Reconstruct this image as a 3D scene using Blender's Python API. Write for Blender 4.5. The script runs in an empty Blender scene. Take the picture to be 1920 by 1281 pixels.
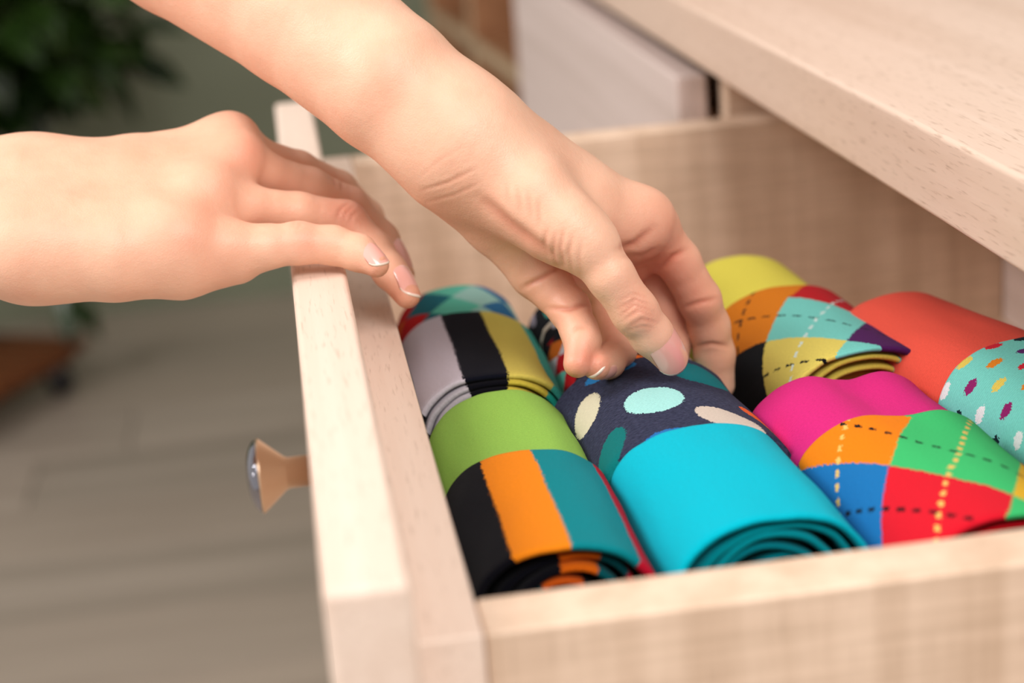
import bpy, bmesh, math, random
import numpy as np
from mathutils import Matrix, Vector
random.seed(7); np.random.seed(7)
SC = bpy.context.scene
COL = SC.collection

# ------------------------------------------------------------------ camera
cam = bpy.data.cameras.new('camera'); camo = bpy.data.objects.new('camera', cam); COL.objects.link(camo)
R = np.array([[0.98768, -0.11308, 0.10821], [-0.13678, -0.28750, 0.94796], [-0.07609, -0.95108, -0.29943]])
camo.matrix_world = Matrix(((R[0,0], -R[0,1], -R[0,2], -0.0339), (R[1,0], -R[1,1], -R[1,2], -0.4238),
                            (R[2,0], -R[2,1], -R[2,2], 0.1991), (0, 0, 0, 1)))
cam.sensor_width = 36; cam.lens = 3500 / 1920 * 36
cam.clip_start = 0.02; cam.clip_end = 40
cam.dof.use_dof = True; cam.dof.focus_distance = 0.635; cam.dof.aperture_fstop = 6.6
SC.camera = camo

# ------------------------------------------------------------------ world, lights, exposure
w = bpy.data.worlds.new('room_light'); SC.world = w; w.use_nodes = True
w.node_tree.nodes['Background'].inputs[0].default_value = (1.0, 0.94, 0.885, 1)
w.node_tree.nodes['Background'].inputs[1].default_value = 0.64

def area(name, loc, target, sx, sy, power, col):
    l = bpy.data.lights.new(name, 'AREA'); l.shape = 'RECTANGLE'; l.size = sx; l.size_y = sy
    l.energy = power; l.color = col
    o = bpy.data.objects.new(name, l); COL.objects.link(o); o.location = loc
    d = Vector(target) - Vector(loc); o.rotation_euler = d.to_track_quat('-Z', 'Y').to_euler()
    return o
area('window_light', (-1.30, 0.05, 1.25), (0.1, 0.25, 0), 0.75, 0.6, 24.5, (1.0, 0.955, 0.93))
area('camera_side_fill', (0.35, -1.25, 1.45), (0.1, 0.3, 0), 1.0, 0.8, 29, (1.0, 0.955, 0.925))  # added fill from the camera side, brightens the drawer inside
for k in range(4):                       # small downlights of the room on the left
    l = bpy.data.lights.new('downlight', 'POINT'); l.energy = 5; l.shadow_soft_size = 0.05; l.color = (1.0, 0.95, 0.88)
    o = bpy.data.objects.new('downlight', l); COL.objects.link(o); o.location = (-2.0, 0.1 + 0.1 * k, 1.9 - 0.62 * k)
SC.view_settings.view_transform = 'Standard'; SC.view_settings.look = 'None'
SC.view_settings.exposure = 0.0; SC.view_settings.gamma = 1.0
SC.view_settings.use_curve_mapping = False

# ------------------------------------------------------------------ node helpers
def lin(c):
    c = [x / 255 for x in c]
    return tuple((x / 12.92 if x <= 0.04045 else ((x + 0.055) / 1.055) ** 2.4) for x in c)

class S:                                   # a scalar socket (or a number) with arithmetic
    def __init__(s, T, v): s.T = T; s.v = v
    def op(s, o, *a):
        n = s.T.nodes.new('ShaderNodeMath'); n.operation = o
        for i, x in enumerate((s,) + a):
            x = x.v if isinstance(x, S) else x
            if isinstance(x, (int, float)): n.inputs[i].default_value = x
            else: s.T.links.new(x, n.inputs[i])
        return S(s.T, n.outputs[0])
    def __add__(s, o): return s.op('ADD', o)
    def __sub__(s, o): return s.op('SUBTRACT', o)
    def __mul__(s, o): return s.op('MULTIPLY', o)
    def __truediv__(s, o): return s.op('DIVIDE', o)
    def lt(s, o): return s.op('LESS_THAN', o)
    def gt(s, o): return s.op('GREATER_THAN', o)
    def abs(s): return s.op('ABSOLUTE')
    def floor(s): return s.op('FLOOR')
    def fract(s): return s.op('FRACT')
    def mod(s, k): return s.op('FLOORED_MODULO', k)
    def mn(s, o): return s.op('MINIMUM', o)
    def mx(s, o): return s.op('MAXIMUM', o)

class Mat:
    def __init__(s, name, rough=0.5, spec=0.5):
        s.m = bpy.data.materials.new(name); s.m.use_nodes = True; s.T = s.m.node_tree
        s.B = s.T.nodes['Principled BSDF']; s.B.inputs['Roughness'].default_value = rough
        s.B.inputs['Specular IOR Level'].default_value = spec
    def link(s, a, b): s.T.links.new(a, b)
    def coord(s, kind='Object'):
        n = s.T.nodes.new('ShaderNodeTexCoord'); return n.outputs[kind]
    def xyz(s, vec):
        n = s.T.nodes.new('ShaderNodeSeparateXYZ'); s.link(vec, n.inputs[0]); return [S(s.T, o) for o in n.outputs]
    def vec(s, x, y, z=0.0):
        n = s.T.nodes.new('ShaderNodeCombineXYZ')
        for i, q in enumerate((x, y, z)):
            if isinstance(q, S): s.link(q.v, n.inputs[i])
            else: n.inputs[i].default_value = q
        return n.outputs[0]
    def mapv(s, vec, sc, rot=(0,0,0), loc=(0,0,0)):
        n = s.T.nodes.new('ShaderNodeMapping'); s.link(vec, n.inputs[0])
        n.inputs['Scale'].default_value = sc; n.inputs['Rotation'].default_value = rot; n.inputs['Location'].default_value = loc
        return n.outputs[0]
    def noise(s, vec, scale=1.0, detail=2.0, rough=0.5):
        n = s.T.nodes.new('ShaderNodeTexNoise'); s.link(vec, n.inputs['Vector'])
        n.inputs['Scale'].default_value = scale; n.inputs['Detail'].default_value = detail; n.inputs['Roughness'].default_value = rough
        return S(s.T, n.outputs[0])
    def ramp(s, f, stops):
        n = s.T.nodes.new('ShaderNodeValToRGB'); s.link(f.v, n.inputs[0]); e = n.color_ramp.elements
        while len(e) < len(stops): e.new(0.5)
        for q, (p, c) in zip(e, stops): q.position = p; q.color = (*c, 1)
        return n.outputs[0]
    def mix(s, f, a, b, blend='MIX'):
        n = s.T.nodes.new('ShaderNodeMix'); n.data_type = 'RGBA'; n.blend_type = blend
        if isinstance(f, S): s.link(f.v, n.inputs[0])
        else: n.inputs[0].default_value = f
        for i, q in ((6, a), (7, b)):
            if isinstance(q, tuple): n.inputs[i].default_value = (*q[:3], 1)
            else: s.link(q, n.inputs[i])
        return n.outputs[2]
    def color(s, c):
        if isinstance(c, tuple): s.B.inputs['Base Color'].default_value = (*c[:3], 1)
        else: s.link(c, s.B.inputs['Base Color'])
    def bump(s, h, strength=0.3, dist=0.001):
        n = s.T.nodes.new('ShaderNodeBump'); n.inputs['Strength'].default_value = strength; n.inputs['Distance'].default_value = dist
        s.link(h.v if isinstance(h, S) else h, n.inputs['Height']); s.link(n.outputs[0], s.B.inputs['Normal'])

def wood(name, base, dark, axis='y', cross=0.0, rough=0.45, pores=0.5, fine=1.0):
    m = Mat(name, rough, 0.35); c = m.coord('Object')
    # stretch along the grain axis
    sc = {'x': (1.5, 60, 60), 'y': (60, 1.5, 60), 'z': (60, 60, 1.5)}[axis]
    sf = {'x': (75, 900, 900), 'y': (900, 75, 900), 'z': (900, 900, 75)}[axis]
    n1 = m.noise(m.mapv(c, sc), 1.0, 4, 0.6)
    n2 = m.noise(m.mapv(c, sf), 1.0 * fine, 2, 0.5)
    col = m.ramp(n1, [(0.28, dark), (0.62, base)])
    p = m.ramp(n2, [(0.58, (1, 1, 1)), (0.74, (1 - pores * .55, 1 - pores * .62, 1 - pores * .68))])
    col = m.mix(1.0, col, p, 'MULTIPLY')
    if cross:
        sx = {'z': (18, 18, 420), 'x': (420, 18, 18), 'y': (18, 420, 18)}[axis]
        n3 = m.noise(m.mapv(c, sx), 1.0, 2, 0.5)
        q = m.ramp(n3, [(0.36, (1 - cross, 1 - cross * 1.1, 1 - cross * 1.25)), (0.60, (1, 1, 1))])
        col = m.mix(1.0, col, q, 'MULTIPLY')
    m.color(col); m.bump(n2, 0.12, 0.0004)
    return m.m

# ------------------------------------------------------------------ object helpers
def mesh_obj(name, verts, faces, mat=None, parent=None, smooth=True, uvs=None):
    me = bpy.data.meshes.new(name); me.from_pydata([tuple(v) for v in verts], [], [tuple(f) for f in faces]); me.update()
    if uvs is not None:
        ul = me.uv_layers.new(name='UVMap'); li = np.zeros(len(me.loops), dtype=np.int32); me.loops.foreach_get('vertex_index', li)
        ul.data.foreach_set('uv', np.asarray(uvs, dtype=np.float32)[li].ravel())
    if smooth: me.polygons.foreach_set('use_smooth', [True] * len(me.polygons))
    o = bpy.data.objects.new(name, me); COL.objects.link(o)
    if mat: me.materials.append(mat)
    if parent: o.parent = parent
    return o
def bm_obj(name, bm, mat=None, parent=None, smooth=False):
    me = bpy.data.meshes.new(name); bm.to_mesh(me); bm.free()
    if smooth: me.polygons.foreach_set('use_smooth', [True] * len(me.polygons))
    o = bpy.data.objects.new(name, me); COL.objects.link(o)
    if mat: me.materials.append(mat)
    if parent: o.parent = parent
    return o
def box(name, lo, hi, mat, parent=None, bev=0.001, seg=2, rot=None):
    bm = bmesh.new(); bmesh.ops.create_cube(bm, size=1)
    for v in bm.verts:
        v.co = Vector([lo[i] + (v.co[i] + 0.5) * (hi[i] - lo[i]) for i in range(3)])
    if bev: bmesh.ops.bevel(bm, geom=bm.edges[:], offset=bev, segments=seg, affect='EDGES', profile=0.5)
    o = bm_obj(name, bm, mat, parent)
    if bev:
        o.data.polygons.foreach_set('use_smooth', [True] * len(o.data.polygons))
        md = o.modifiers.new('wn', 'WEIGHTED_NORMAL'); md.keep_sharp = True
    return o
def lathe(name, prof, mat, parent=None, n=48, axis='z', loc=(0,0,0)):
    vs, fs = [], []
    for r, h in prof:
        for k in range(n):
            a = 2 * math.pi * k / n; p = (r * math.cos(a), r * math.sin(a), h)
            if axis == 'x': p = (h, p[0], p[1])
            if axis == 'y': p = (p[0], h, p[1])
            vs.append((p[0] + loc[0], p[1] + loc[1], p[2] + loc[2]))
    for i in range(len(prof) - 1):
        for k in range(n): fs.append((i*n+k, i*n+(k+1) % n, (i+1)*n+(k+1) % n, (i+1)*n+k))
    fs.append(tuple(range(n))[::-1]); fs.append(tuple(range((len(prof)-1)*n, len(prof)*n)))
    o = mesh_obj(name, vs, fs, mat, parent)
    bm = bmesh.new(); bm.from_mesh(o.data); bmesh.ops.recalc_face_normals(bm, faces=bm.faces); bm.to_mesh(o.data); bm.free()
    return o
def thing(name, label, cat, loc=(0,0,0), rotz=0, group=None):
    o = bpy.data.objects.new(name, None); COL.objects.link(o); o.location = loc; o.rotation_euler = (0, 0, rotz)
    o.empty_display_size = 0.02
    return tag(o, label, cat, group)
def tag(o, label, cat, group=None):
    o['label'] = label; o['category'] = cat
    if group: o['group'] = group
    return o
def struct(o): o['kind'] = 'structure'; return o

# ------------------------------------------------------------------ materials: wood
W_TOP  = wood('oak_top', lin((228, 202, 184)), lin((214, 186, 166)), 'y', pores=0.5)
W_EDGE = wood('oak_edge', lin((222, 196, 178)), lin((206, 178, 160)), 'y', pores=0.7)
W_SIDE = wood('oak_side', lin((234, 206, 182)), lin((210, 180, 154)), 'z', cross=0.12, pores=0.25)
W_FRNT = wood('oak_front', lin((238, 216, 200)), lin((226, 200, 182)), 'y', pores=0.35)
W_FACE = wood('oak_face', lin((228, 210, 204)), lin((210, 192, 184)), 'y', pores=0.2)
W_DARK = wood('oak_inside', lin((214, 184, 154)), lin((190, 160, 130)), 'y', pores=0.2)

# ------------------------------------------------------------------ room
FZ = -0.75; WY = 3.05
def floor_planks():
    fl = box('floor', (-1.7, -1.4, FZ - 0.06), (2.6, WY, FZ - 0.014), FLOOR_BASE, bev=0); struct(fl)
    rr = random.Random(3); pw = 0.19; k = 0
    shared = None
    y = -0.97
    row = 0
    while y < WY - 0.002:
        x = -1.7 + rr.uniform(-1.2, 0)
        while x < 1.1:
            L = 1.28; x0 = max(x, -1.7); x1 = min(x + L, 1.5)
            if x1 - x0 > 0.05:
                h = rr.uniform(0, 0.0006)
                o = box('plank', (0, 0, 0), (x1 - x0 - 0.002, min(pw, WY - y) - 0.002, 0.014 + h), FLOOR[rr.randrange(4)], fl, bev=0.0012, seg=1)
                o.location = (x0, y, FZ - 0.014)
            x += L
        y += pw; row += 1
def floor_mat(i, c, d):
    m = Mat('floor_grey_%d' % i, 0.32, 0.5); co = m.coord('Object')
    n = m.noise(m.mapv(co, (1.2, 16, 1), loc=(i * 3.1, 0, 0)), 1, 4, 0.6)
    m.color(m.ramp(n, [(0.3, d), (0.65, c)])); return m.m
FLOOR_BASE = Mat('floor_base', 0.8); FLOOR_BASE.color(lin((70, 62, 54))); FLOOR_BASE = FLOOR_BASE.m
FLOOR = [floor_mat(i, lin(c), lin(d)) for i, (c, d) in enumerate([((190,176,160),(164,150,136)), ((182,169,154),(158,145,131)), ((193,180,165),(167,154,140)), ((178,166,152),(152,141,127))])]
floor_planks()
mw = Mat('wall_green_paint', 0.7, 0.3); cw = mw.coord('Object'); nw = mw.noise(cw, 3, 2)
mw.color(mw.ramp(nw, [(0.3, lin((140, 146, 124))), (0.7, lin((146, 151, 129)))]))
struct(box('wall_back', (-1.7, WY, FZ - 0.06), (2.6, WY + 0.1, 1.7), mw.m, bev=0))
struct(box('wall_right', (2.6, -1.4, FZ - 0.06), (2.7, WY + 0.1, 1.7), mw.m, bev=0))

# ------------------------------------------------------------------ dresser
ZF = 0.0275                                   # top of the drawer front above the drawer sides
dresser = thing('dresser', 'pale oak dresser with thick top, its upper drawer pulled open', 'dresser', (0.42, 0.6, FZ))
def dpart(o): o.parent = dresser; o.matrix_parent_inverse = Matrix.Translation(-Vector(dresser.location)); return o
dpart(box('tabletop', (0.190, -0.075, 0.0315), (0.80, 1.31, 0.0625), W_TOP, bev=0.0022, seg=3))
# carcass: dividers and ends are upright boards, the back and the bottom close it
for y0 in (-0.062, 0.585, 1.285):
    dpart(box('side_panel' if y0 != 0.585 else 'divider', (0.2125, y0, FZ + 0.06), (0.66, y0 + 0.017, 0.0315), W_SIDE, bev=0.0006))
dpart(box('back_panel', (0.655, -0.045, FZ + 0.06), (0.66, 1.285, 0.0315), W_DARK, bev=0))
dpart(box('bottom_panel', (0.2125, -0.045, FZ + 0.06), (0.655, 1.285, FZ + 0.078), W_DARK, bev=0.0005))
for yy in (-0.045, 1.2):
    for xx in (0.24, 0.60): dpart(box('foot', (xx, yy, FZ + 0.0005), (xx + 0.05, yy + 0.06, FZ + 0.06), W_SIDE, bev=0.002))
M_KNOB = Mat('brushed_nickel', 0.28, 0.5); M_KNOB.B.inputs['Metallic'].default_value = 1.0; M_KNOB.color(lin((222, 190, 160))); M_KNOB = M_KNOB.m
M_DOME = Mat('polished_nickel', 0.07, 0.5); M_DOME.B.inputs['Metallic'].default_value = 1.0; M_DOME.color(lin((150, 150, 160))); M_DOME = M_DOME.m
def knob(loc, parent):
    k = lathe('knob', [(0.0001, 0.0), (0.0062, 0.0), (0.0062, -0.0105), (0.0067, -0.0108), (0.0067, -0.0115), (0.0148, -0.0208), (0.0150, -0.0214), (0.0146, -0.0219), (0.0001, -0.0221)], M_KNOB, parent, axis='x', loc=(0,0,0))
    k.location = loc
    prof = [(0.0145 * math.sin(a), -0.0218 - 0.0052 * math.cos(a)) for a in np.linspace(math.pi/2, 0.001, 12)]
    d = lathe('knob_cap', [(0.0001, -0.0216)] + prof, M_DOME, k, axis='x'); return k
def drawer_front(x0, y0, y1, z0, z1, parent, mat, back=0.0175):
    return box('drawer_front', (x0, y0, z0), (x0 + back, y1, z1), mat, parent, bev=0.0016, seg=3)
# closed drawers of the carcass (each one slides out as a thing of its own)
def closed_drawer(y0, y1, z0, z1, label):
    t = thing('drawer', label, 'drawer', (0.188, (y0 + y1) / 2, z0), 0, 'closed drawers of the dresser')
    iv = Matrix.Translation(-Vector(t.location))
    f = drawer_front(0.188, y0, y1, z0, z1, t, W_FACE, 0.018); f.matrix_parent_inverse = iv
    for nm, lo, hi in (('drawer_side', (0.2065, y0 + 0.03, z0 + 0.012), (0.60, y0 + 0.046, z1 - 0.03)),
                       ('drawer_side', (0.2065, y1 - 0.046, z0 + 0.012), (0.60, y1 - 0.03, z1 - 0.03)),
                       ('drawer_back', (0.584, y0 + 0.046, z0 + 0.012), (0.60, y1 - 0.046, z1 - 0.03)),
                       ('drawer_bottom', (0.2065, y0 + 0.046, z0 + 0.016), (0.584, y1 - 0.046, z0 + 0.022))):
        b = box(nm, lo, hi, W_SIDE, t, bev=0.0004); b.matrix_parent_inverse = iv
    knob((0.188, (y0 + y1) / 2, (z0 + z1) / 2 - 0.022), t).matrix_parent_inverse = iv
closed_drawer(0.605, 1.29, -0.165, 0.0185, 'closed pale oak drawer beside the open drawer, under the dresser top')
for i in range(3):
    z1 = -0.172 - i * 0.166
    closed_drawer(-0.047, 0.598, z1 - 0.161, z1, ['closed pale oak drawer directly below the open drawer', 'closed drawer second below the open drawer', 'closed drawer lowest below the open drawer'][i])
    closed_drawer(0.605, 1.29, z1 - 0.161, z1, ['closed pale oak drawer in the far column, second from the top', 'closed drawer in the far column, third from the top', 'lowest closed drawer in the far column'][i])

# the open drawer
DB = -0.128                                   # upper face of its bottom
drw = thing('drawer', 'open pale oak drawer filled with rows of colourful rolled socks', 'drawer', (0.17, 0.275, -0.165), 0)
iv = Matrix.Translation(-Vector(drw.location))
def wpart(o): o.parent = drw; o.matrix_parent_inverse = iv; return o
wpart(box('drawer_front', (-0.0370, -0.047, -0.160), (-0.0173, 0.597, ZF), W_FRNT, bev=0.0022, seg=3))
wpart(box('front_board', (-0.0171, -0.0210, -0.150), (-0.0002, 0.5700, 0.0), W_FRNT, bev=0.0010, seg=2))
wpart(box('drawer_side', (0.0, -0.0210, -0.150), (0.3585, -0.0005, 0.0), W_SIDE, bev=0.0012, seg=2))
wpart(box('drawer_side', (0.0, 0.5485, -0.150), (0.3585, 0.5700, 0.0), W_SIDE, bev=0.0012, seg=2))
wpart(box('drawer_back', (0.3590, -0.0210, -0.150), (0.3760, 0.5700, -0.004), W_FACE, bev=0.0010, seg=2))
wpart(box('drawer_bottom', (0.0, 0.0, DB - 0.006), (0.3585, 0.5480, DB), W_DARK, bev=0))
wpart(knob((-0.0370, 0.277, -0.066), drw))

# ------------------------------------------------------------------ open shelf unit beyond the dresser
shelf = thing('shelf_unit', 'tall open oak shelf unit blurred behind the dresser', 'shelf', (0.253, 1.73, FZ), math.radians(3.6))
W_SH = wood('shelf_oak', lin((206, 180, 148)), lin((190, 164, 132)), 'y', pores=0.2)
W_SH_SHADED = wood('shelf_oak_shaded', lin((178, 128, 92)), lin((160, 112, 78)), 'y', pores=0.1)  # same oak, with the shade inside the shelves put into its colour
for z in (0.0, 0.275, 0.570, 0.865, 1.16, 1.455):
    b = box('shelf_board', (0.0025, -0.36, z + 0.001), (0.34, 0.72, z + 0.020), W_SH_SHADED, shelf, bev=0.0005)
    box('lit_edge', (0, -0.36, z + 0.001), (0.0024, 0.72, z + 0.0203), W_SH, b, bev=0.0003)  # thin strip that gives the front edge the lit oak tone
for y in (-0.378, 0.0, 0.355, 0.72):
    b = box('upright', (0.0025, y, 0.001), (0.34, y + 0.0175, 1.475), W_SH_SHADED, shelf, bev=0.0005)
    box('lit_edge', (0, y, 0.001), (0.0024, y + 0.0175, 1.475), W_SH, b, bev=0.0003)
box('back_panel', (0.341, -0.378, 0.001), (0.346, 0.7375, 1.475), W_SH_SHADED, shelf, bev=0)
# ------------------------------------------------------------------ rolled socks
from mathutils import noise as mno
def profile(W, H, ht=0.024, n=2.25, N=72, yk=0.0):
    """closed cross-section (x, z, u): a rounded crown, straight sides, round lower corners; u = arc length from the crown."""
    pts = []; a = W / 2
    for k in range(N + 1):
        th = math.pi * (1 - k / N); c, s = math.cos(th), math.sin(th)
        pts.append((a * math.copysign(abs(c) ** (2 / n), c), H - ht + ht * abs(s) ** (2 / n)))
    r = 0.008
    right = [(a, H - ht - (H - ht - r) * q) for q in (0.2, 0.45, 0.7, 1.0)] + [(a - r + r * math.cos(t), r - r * math.sin(t)) for t in (0.5, 1.05, 1.5)]
    left = [(-x, z) for x, z in right][::-1]
    P = left + pts + right; mid = len(left) + N // 2
    u = [0.0] * len(P)
    for i in range(mid + 1, len(P)): u[i] = u[i-1] + math.dist(P[i], P[i-1])
    for i in range(mid - 1, -1, -1): u[i] = u[i+1] - math.dist(P[i], P[i+1])
    return [(x, z, q) for (x, z), q in zip(P, u)]

def sheet(name, prof, W, H, stations, mat, parent, deform=None, cap=False, seed=0, closed=True):
    vs, uv, fs = [], [], []; n = len(prof)
    for y, ins, k in stations:
        for x, z, u in prof:
            fx = (W / 2 - ins) / (W / 2); fz = (H - ins) / H
            X, Z = x * fx, z * fz if z > 0.02 else z
            if k: X *= (1 - k); Z = (H * 0.5) + (Z - H * 0.5) * (1 - k)
            Y = y
            if deform: X, Y, Z = deform(X, Y, Z, u)
            q = mno.noise(Vector((X * 40 + seed * 7, Y * 26, Z * 40)))
            q2 = mno.noise(Vector((X * 130 + seed * 3, Y * 60, Z * 130)))
            amp = 0.0009 * q + 0.00025 * q2
            if Z > 0.02: Z += amp; X += amp * (1 if X > 0 else -1)
            vs.append((X, Y, Z)); uv.append((u, y))
    for i in range(len(stations) - 1):
        for k in range(n if closed else n - 1): fs.append((i*n+k, i*n+(k+1) % n, (i+1)*n+(k+1) % n, (i+1)*n+k))
    if cap: fs.append(tuple((len(stations)-1)*n + k for k in range(n)))
    return mesh_obj(name, vs, fs, mat, parent, uvs=uv)

def lip_near(y0, ins, t, depth=0.02):
    return [(y0 + depth, ins + t, 0), (y0 + 0.004, ins + t, 0), (y0 + 0.0012, ins + t, 0), (y0 + 0.0002, ins + t * 0.8, 0),
            (y0, ins + t * 0.5, 0), (y0 + 0.0002, ins + t * 0.2, 0), (y0 + 0.0012, ins, 0)]
def lip_far(y1, ins, t):
    return [(y1 - 0.0008, ins, 0), (y1 - 0.0002, ins + t * 0.3, 0), (y1, ins + t * 0.6, 0), (y1 - 0.001, ins + t, 0)]

def roll(label, cx, y0, ysplit, y1, W, ztop, body_mat, cuff_mat, inner, yaw=0.0, deform=None, t=0.0022, seed=0, ht=0.024, n=2.25, tilt=(0,0), far_r=0.011, body=(0.0, 0.0)):
    """one pair of socks folded into a roll: the body shows at the far end, the wide cuff wraps the near end,
    the folded layers show inside the near opening."""
    H = ztop - DB; root = thing('rolled_socks', label, 'socks', (cx, y0, DB), yaw, 'pairs of rolled socks in the open drawer')
    root.rotation_euler = (tilt[0], tilt[1], yaw)
    L, sp = y1 - y0, ysplit - y0
    pr = profile(W, H, ht, n)
    ys = list(np.linspace(0.004, sp - 0.002, 16))
    sheet('cuff', pr, W, H, lip_near(0, 0, t) + [(y, 0, 0) for y in ys] + lip_far(sp, 0, t), cuff_mat, root, deform, seed=seed)
    bw = body[0] / 2
    ys = list(np.linspace(sp + 0.001, L - far_r, 16)); st = [(sp - 0.012, t + bw, 0), (sp - 0.003, t + bw, 0), (sp - 0.001, t + bw * 0.6, 0)] + [(y, t, 0) for y in ys]
    for a in np.linspace(0.15, 1.0, 7) * math.pi / 2: st.append((L - far_r + far_r * math.sin(a), t + far_r * (1 - math.cos(a)), 0))
    for k in (0.25, 0.5, 0.75, 0.97): st.append((L + 0.0015 * k, t + far_r, k))
    sheet('sock_body', profile(W + body[0], H, ht, n), W + body[0], H, st, body_mat, root, (lambda X, Y, Z, u: (lambda q: (q[0] + body[1], q[1], q[2]))(deform(X, Y, Z, u) if deform else (X, Y, Z))), cap=True, seed=seed)
    for j, (yo, ins, mt, df) in enumerate(inner):
        f = deform
        if df is not None:
            f = (lambda d: (lambda X, Y, Z, u: d(*((deform(X, Y, Z, u) if deform else (X, Y, Z))), u)))(df)
        sheet('inner_fold', pr, W, H, lip_near(yo, ins, t * 0.95, 0.02) + [(y, ins, 0) for y in (yo + 0.004, yo + 0.012, yo + 0.022)], mt, root, f, seed=seed + j + 1)
    # the heart of the roll, set back from the opening
    last = inner[-1]
    sheet('core', pr, W, H, [(0.030, last[1] + 0.003, 0), (0.012, last[1] + 0.003, 0), (0.009, last[1] + 0.006, 0), (0.008, last[1] + 0.006, 0.5), (0.008, last[1] + 0.006, 0.96)], last[2], root,
          f if inner[-1][3] else deform, cap=True, seed=seed + 9)
    return root

# ---- knitted patterns, drawn in metres on the cloth: u across the roll, v along it from the near end
def knit(name, rib=0.0009, fuzz=0.03):
    m = Mat(name, 0.95, 0.05); m.B.inputs['Sheen Weight'].default_value = 0.03; m.B.inputs['Sheen Roughness'].default_value = 0.5
    uvn = m.coord('UV'); U, V, _ = m.xyz(uvn)
    # stitches: jagged colour borders and fine ribs
    jit = m.noise(m.mapv(uvn, (1300, 1300, 1)), 1, 1)
    m.u = U + (jit - 0.5) * 0.0030; m.v = V + (m.noise(m.mapv(uvn, (1500, 500, 1), loc=(9, 4, 0)), 1, 1) - 0.5) * 0.0024
    m.U, m.V, m.uvn = U, V, uvn
    ribs = (V * (6.2832 / rib) + m.noise(m.mapv(uvn, (60, 60, 1)), 1, 1) * 3.0).op('SINE'); m.ribs = ribs
    fz = m.noise(m.mapv(uvn, (2600, 2600, 1)), 1, 2)
    m.h = ribs * 0.30 + fz * 1.0; m.fz = fz
    return m
def finish(m, col, strength=0.6, mottled=0.18):
    col = m.mix((m.ribs * 0.5 + 0.5) * 0.10, col, (0.0, 0.0, 0.0))
    f = m.ramp(m.noise(m.mapv(m.uvn, (900, 2400, 1)), 1, 3, 0.7), [(0.3, (1 - mottled,) * 3), (0.62, (1, 1, 1))])
    m.color(m.mix(1.0, m.mix(1.0, col, f, 'MULTIPLY'), (0.87, 0.87, 0.87), 'MULTIPLY')); m.bump(m.h, strength, 0.00035); return m.m
def plain(name, c, **k):
    m = knit(name, **k); return finish(m, lin(c))
def bands(m, axis, first, lst):
    col = lin(first)
    for e, c in lst: col = m.mix(axis.gt(e), col, lin(c))
    return col
def ellipse(m, col, u0, v0, a, b, ang, c):
    du, dv = m.u - u0, m.v - v0; ca, sa = math.cos(math.radians(ang)), math.sin(math.radians(ang))
    p = (du * ca + dv * sa) / a; q = (dv * ca - du * sa) / b
    return m.mix((p * p + q * q).lt(1.0), col, lin(c))
def argyle(m, base, u0, v0, A, B, cells, dashes=(), wrap=0):
    """diamond lattice through (u0, v0), half-diagonals A (across) and B (along); cells[(i, j)] = colour"""
    s = (m.u - u0) / A; t = (m.v - v0) / B
    p, q = s + t, s - t; I, J = p.floor(), q.floor(); col = lin(base)
    if wrap: I, J = I.mod(float(wrap)), J.mod(float(wrap))
    key = I * 10.0 + J
    for (i, j), c in cells.items(): col = m.mix((key - (i * 10.0 + j)).abs().lt(0.25), col, lin(c))
    for axis, off, period, dash, wd, c in dashes:
        a, b = (p, q) if axis == 'p' else (q, p)
        line = (a - off).abs().lt(wd); on = ((b / period).fract()).lt(dash)
        col = m.mix(line * on, col, lin(c))
    return col

BLK = (14, 14, 22)
# 1 front left
lime = plain('knit_lime', (158, 208, 92))
m = knit('knit_bold_stripes'); stripes_bold = finish(m, bands(m, m.u, BLK, [(-0.0143, (255, 146, 28)), (0.0028, (8, 142, 152)), (0.0245, (206, 22, 50)), (0.06, BLK)]))
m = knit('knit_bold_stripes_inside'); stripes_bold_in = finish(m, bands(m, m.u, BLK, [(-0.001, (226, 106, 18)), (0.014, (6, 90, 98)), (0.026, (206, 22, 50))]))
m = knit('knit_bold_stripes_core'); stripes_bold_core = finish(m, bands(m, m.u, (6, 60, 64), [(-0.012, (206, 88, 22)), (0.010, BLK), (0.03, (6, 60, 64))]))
# 2 front second
m = knit('knit_navy_dots'); col = m.ramp(m.noise(m.mapv(m.uvn, (500, 1600, 1)), 1, 3, 0.8), [(0.35, lin((32, 36, 58))), (0.7, lin((74, 78, 106)))])
for e in [(-0.0300, 0.131, 0.0062, 0.0125, -28, (226, 220, 192)), (-0.0062, 0.1145, 0.0106, 0.0118, -25, (176, 240, 236)), (0.0150, 0.091, 0.0078, 0.0145, 33, (222, 206, 192)),
          (-0.0310, 0.090, 0.0058, 0.0160, -30, (10, 122, 122)), (0.0205, 0.1430, 0.0120, 0.0125, -35, (8, 124, 132)), (0.0330, 0.099, 0.0045, 0.0150, 25, (240, 100, 40)),
          (-0.0090, 0.0795, 0.012, 0.0075, 0, (46, 120, 190)), (-0.0130, 0.1540, 0.011, 0.0050, 10, (44, 130, 196)), (0.043, 0.128, 0.004, 0.018, 20, (120, 205, 190))]:
    col = ellipse(m, col, *e)
navy_dots = finish(m, col, 0.55)
cyan = plain('knit_cyan', (0, 198, 222)); cyan_in = plain('knit_cyan_inside', (0, 158, 172)); cyan_deep = plain('knit_cyan_deep', (0, 130, 144))
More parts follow.
